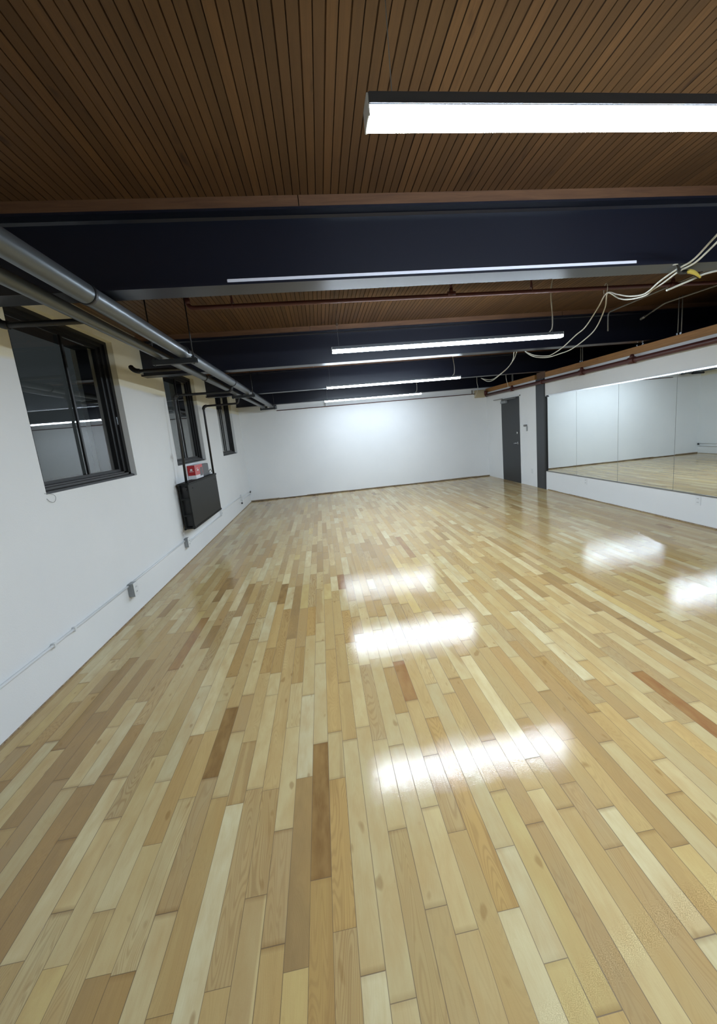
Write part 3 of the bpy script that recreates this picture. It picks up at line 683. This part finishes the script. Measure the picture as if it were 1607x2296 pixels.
for i, (y, lab) in enumerate(((4.67, 'pair of thin hanger rods over the mirrors, nearest the camera'), (6.56, 'pair of thin hanger rods over the second mirror'), (9.05, 'pair of thin hanger rods above the dark door'))):
    e = empty('rod_pair', (4.66, y, 2.40), lab, 'hanger', 'rods holding the pine board')
    for dy in (-0.025, 0.025):
        tube([(4.66, y+dy, 2.40), (4.66, y+dy, ZC)], 0.0065, 8).build('rod', 'greycond', e)
        MB().box(4.645, 4.675, y+dy-0.012, y+dy+0.012, 2.401, 2.43, bev=0.003).build('rod_foot', 'chrome', e)
e = empty('beam_bracket', (4.66, 5.27, 2.40), 'shiny bracket on the pine board under the second beam', 'bracket')
for dy in (-0.05, 0.05): MB().box(4.63, 4.67, 5.27+dy-0.012, 5.27+dy+0.012, 2.401, 2.425, bev=0.003).build('bracket_foot', 'chrome', e)

# ================================================================== DOOR
e = empty('door_1', (XR, 9.147, 0), 'charcoal flush door in the right wall near the far corner', 'door', kind='structure')
leaf = MB().box(XR-0.012, XR+0.0, 8.69, 9.607, 0.004, 2.035).build('door_leaf', 'door', e)
fr = MB(); fr.box(XR-0.016, XR, 8.665, 8.688, 0, 2.06); fr.box(XR-0.016, XR, 9.609, 9.632, 0, 2.06); fr.box(XR-0.016, XR, 8.665, 9.632, 2.037, 2.06); fr.build('door_frame', 'wall', e)
h = MB(); h.tube([(XR-0.012, 8.795, 0.958), (XR-0.022, 8.795, 0.958)], 0.027, 16); h.tube([(XR-0.022, 8.795, 0.958), (XR-0.06, 8.795, 0.958)], 0.010, 12); h.tube(smooth_path([(XR-0.06, 8.795, 0.958), (XR-0.064, 8.84, 0.956), (XR-0.062, 8.90, 0.95)]), 0.010, 10)
hd = h.build('door_handle', 'chrome', leaf)
MB().tube([(XR-0.012, 8.80, 1.20), (XR-0.030, 8.80, 1.20)], 0.026, 16).build('deadbolt', 'chrome', leaf)
dc = MB().box(XR-0.06, XR-0.012, 9.28, 9.56, 1.925, 1.985, bev=0.004).build('door_closer', 'greybox', e)
a = MB(); a.box(XR-0.075, XR-0.062, 9.44, 9.92, 2.035, 2.05); a.tube([(XR-0.066, 9.44, 1.98), (XR-0.066, 9.44, 2.04)], 0.012, 10); a.box(XR-0.066, XR-0.054, 8.76, 9.44, 2.000, 2.014); a.build('closer_arm', 'greycond', dc)
e = empty('thermostat', (XR, 8.42, 1.225), 'white wall unit with a grey top beside the dark door', 'wall control')
MB().box(XR-0.035, XR, 8.385, 8.46, 1.23, 1.345, bev=0.006).build('unit_body', 'white', e)
MB().box(XR-0.05, XR, 8.385, 8.475, 1.335, 1.38, bev=0.006).build('unit_top', 'greycond', e)
MB().box(XR-0.022, XR-0.001, 8.377, 8.385, 1.235, 1.34).build('unit_side_shade', 'greybox', e)  # thin grey slab painted as the shadow on the unit's side
tag(box(XR-0.008, XR, 8.40, 8.44, 1.165, 1.195, bev=0.002).build('wall_button', 'carton'), 'tiny pale plate under the white wall unit by the door', 'wall plate')

# ================================================================== RED SPRINKLER BRANCH BETWEEN THE FIRST TWO BEAMS
e = empty('sprinkler_branch', (1.5, 3.6, 2.67), 'red sprinkler pipe crossing the ceiling behind the nearest beam', 'pipe')
Y, Z = 3.6, 2.694
tube([(-0.955, Y, Z+0.075)]+bend((-0.955, Y, Z+0.09), (-0.955, Y, Z), (0, Y, Z), 0.05)+[Vector((3.4, Y, Z-0.02)), Vector((6.3, Y, Z-0.03))], 0.0175, 14).build('pipe_barrel', 'red', e)
for x in (-0.955, 1.30, 3.5):
    z = Z if x < 2 else Z-0.02
    hd = MB(); hd.tube([(x-0.035, Y, z), (x+0.035, Y, z)], 0.024, 12); hd.tube([(x, Y, z), (x, Y, z+0.05)], [0.02, 0.016], 12)
    if x < 0: hd = MB().tube([(x, Y, z+0.03), (x, Y, z+0.075)], 0.022, 12)
    f = hd.build('tee_fitting', 'red', e)
    s = MB(); s.tube([(x, Y, z+0.05), (x, Y, z+0.075)], 0.011, 10); s.tube([(x-0.012, Y, z+0.075), (x-0.016, Y, z+0.09), (x-0.006, Y, z+0.108)], 0.003, 6); s.tube([(x+0.012, Y, z+0.075), (x+0.016, Y, z+0.09), (x+0.006, Y, z+0.108)], 0.003, 6)
    s.tube([(x, Y, z+0.108), (x, Y, z+0.112)], 0.018, 12); s.build('sprinkler_head', 'red', f)
for x in (-0.60, 2.06):
    hg = MB(); hg.tube([(x, Y, Z+0.02), (x, Y, Z+0.06), (x, Y, Z+0.07), (x, Y, ZC)], [0.014, 0.009, 0.005, 0.005], 8); hg.tube([(x, Y+math.cos(a)*0.022, Z+math.sin(a)*0.022) for a in [math.pi*2*k/14 for k in range(15)]], 0.004, 6)
    hg.build('pipe_hanger', 'red', e)

# ================================================================== LOOSE CABLES, CONDUIT AND CLAMP
def cable(label, pts, r=0.006, mat='cable', name='loose_cable', group='white cables looped across the ceiling'):
    return tag(tube(smooth_path(pts), r, 8).build(name, mat), label, 'cable', group)
cable('upper white cable sweeping from the picture edge over the red pipe to the second beam',
      [(2.162, 1.9, 2.445), (2.365, 2.2, 2.458), (2.425, 2.36, 2.428), (2.412, 2.46, 2.412), (2.449, 2.62, 2.4), (2.573, 2.85, 2.408), (2.643, 3.0, 2.426), (2.704, 3.2, 2.479), (2.763, 3.4, 2.556), (2.796, 3.58, 2.626), (2.873, 3.8, 2.559), (3.027, 4.2, 2.472), (3.118, 4.5, 2.449), (3.156, 4.8, 2.379), (3.148, 5.0, 2.338), (3.121, 5.1, 2.331), (2.968, 5.12, 2.351), (2.874, 5.12, 2.386), (2.813, 5.1, 2.408)])
cable('lower white cable running alongside the upper one from the picture edge',
      [(2.189, 1.9, 2.423), (2.395, 2.2, 2.445), (2.445, 2.36, 2.415), (2.432, 2.46, 2.402), (2.483, 2.62, 2.393), (2.599, 2.85, 2.413), (2.671, 3.0, 2.418), (2.713, 3.2, 2.454), (2.777, 3.4, 2.522), (2.805, 3.58, 2.625), (2.95, 3.8, 2.555), (3.155, 4.2, 2.455), (3.243, 4.5, 2.401), (3.265, 4.8, 2.345), (3.242, 5.0, 2.332), (3.134, 5.1, 2.313), (2.987, 5.12, 2.327), (2.892, 5.12, 2.362), (2.826, 5.1, 2.402)])
cable('white cable drooping from the second beam to the third beam', [(2.747, 5.2, 2.427), (3.071, 5.9, 2.441), (3.284, 6.5, 2.414), (3.426, 7.1, 2.377), (3.507, 7.6, 2.343), (3.395, 7.66, 2.351), (3.285, 7.66, 2.385)], 0.0055)
cable('second white cable drooping just beside it beyond the second beam', [(2.709, 5.2, 2.424), (3.048, 5.9, 2.423), (3.259, 6.5, 2.387), (3.408, 7.1, 2.354), (3.496, 7.6, 2.319), (3.412, 7.66, 2.316), (3.303, 7.66, 2.375)], 0.0055)
cable('white cable hanging straight down in front of the beige block', [(4.055, 9.7, 2.868), (4.052, 9.7, 2.70), (4.049, 9.7, 2.503), (4.068, 9.7, 2.393), (4.038, 9.7, 2.264), (3.974, 9.7, 2.159)], 0.0055)
cable('short white cable hanging over the red pipe past the column', [(4.32, 8.7, 2.868), (4.322, 8.7, 2.68), (4.324, 8.7, 2.502), (4.332, 8.7, 2.413), (4.361, 8.7, 2.312), (4.369, 8.7, 2.243)], 0.0055)
e = empty('spring_clamp', (2.5, 2.5, 2.38), 'black and yellow clamp gripping the cables on the nearest beam', 'clamp')
tube(smooth_path([(2.37, 2.415, 2.432), (2.41, 2.44, 2.412), (2.46, 2.48, 2.402), (2.53, 2.50, 2.410), (2.58, 2.51, 2.405), (2.645, 2.515, 2.374)]), [0.009]*8+[0.013]*24+[0.010]*8+[0.006], 10).build('jaw', 'rubber', e)
tube(smooth_path([(2.515, 2.485, 2.405), (2.545, 2.49, 2.408), (2.585, 2.49, 2.394), (2.628, 2.495, 2.368)]), [0.006]*4+[0.014]*8+[0.014-0.0007*k for k in range(13)], 10).build('handle_grip', 'yellow', e)
MB().box(2.345, 2.375, 2.405, 2.425, 2.425, 2.442, bev=0.003).build('jaw_pad', 'cable', e)
def conduit(label, pts, r=0.009):
    e = empty('ceiling_conduit', pts[0], label, 'conduit', 'grey conduits under the ceiling by the mirrors')
    full = [Vector(pts[0])]
    for i in range(1, len(pts)-1): full += bend(pts[i-1], pts[i], pts[i+1], 0.05)
    full.append(Vector(pts[-1])); tube(full, r, 10).build('conduit_tube', 'greycond', e)
    return e
conduit('grey conduit with a downward leg on the second beam above the mirrors', [(3.90, 2.57, 2.80), (3.91, 4.98, 2.80), (3.91, 4.98, 2.57)])
g = conduit('grey conduit with a hooked end reaching over the mirror wall', [(4.60, 2.57, 2.76), (4.32, 4.55, 2.76), (4.34, 4.92, 2.68)])
tube([(4.338, 4.86, 2.695), (4.34, 4.93, 2.68)], 0.016, 10).build('end_fitting', 'greycond', g)
cable('pale flat lead lying along the underside of the nearest beam', [(2.48, 2.60, 2.33), (2.62, 2.56, 2.375), (2.72, 2.52, 2.405), (2.95, 2.50, 2.42), (3.4, 2.5, 2.42)], 0.007)
cable('white cord rising to the ceiling behind the nearest beam', [(2.32, 2.80, 2.87), (2.30, 2.80, 2.80), (2.31, 2.80, 2.74)], 0.004)
tag(tube([(2.80+0.004*math.sin(a), 3.6+0.024*math.cos(a), 2.665+0.052*math.sin(a)) for a in [2*math.pi*k/20 for k in range(21)]], 0.003, 6).build('cable_tie', 'cable'),
    'pale tie holding the two white cables up to the red pipe', 'cable tie')
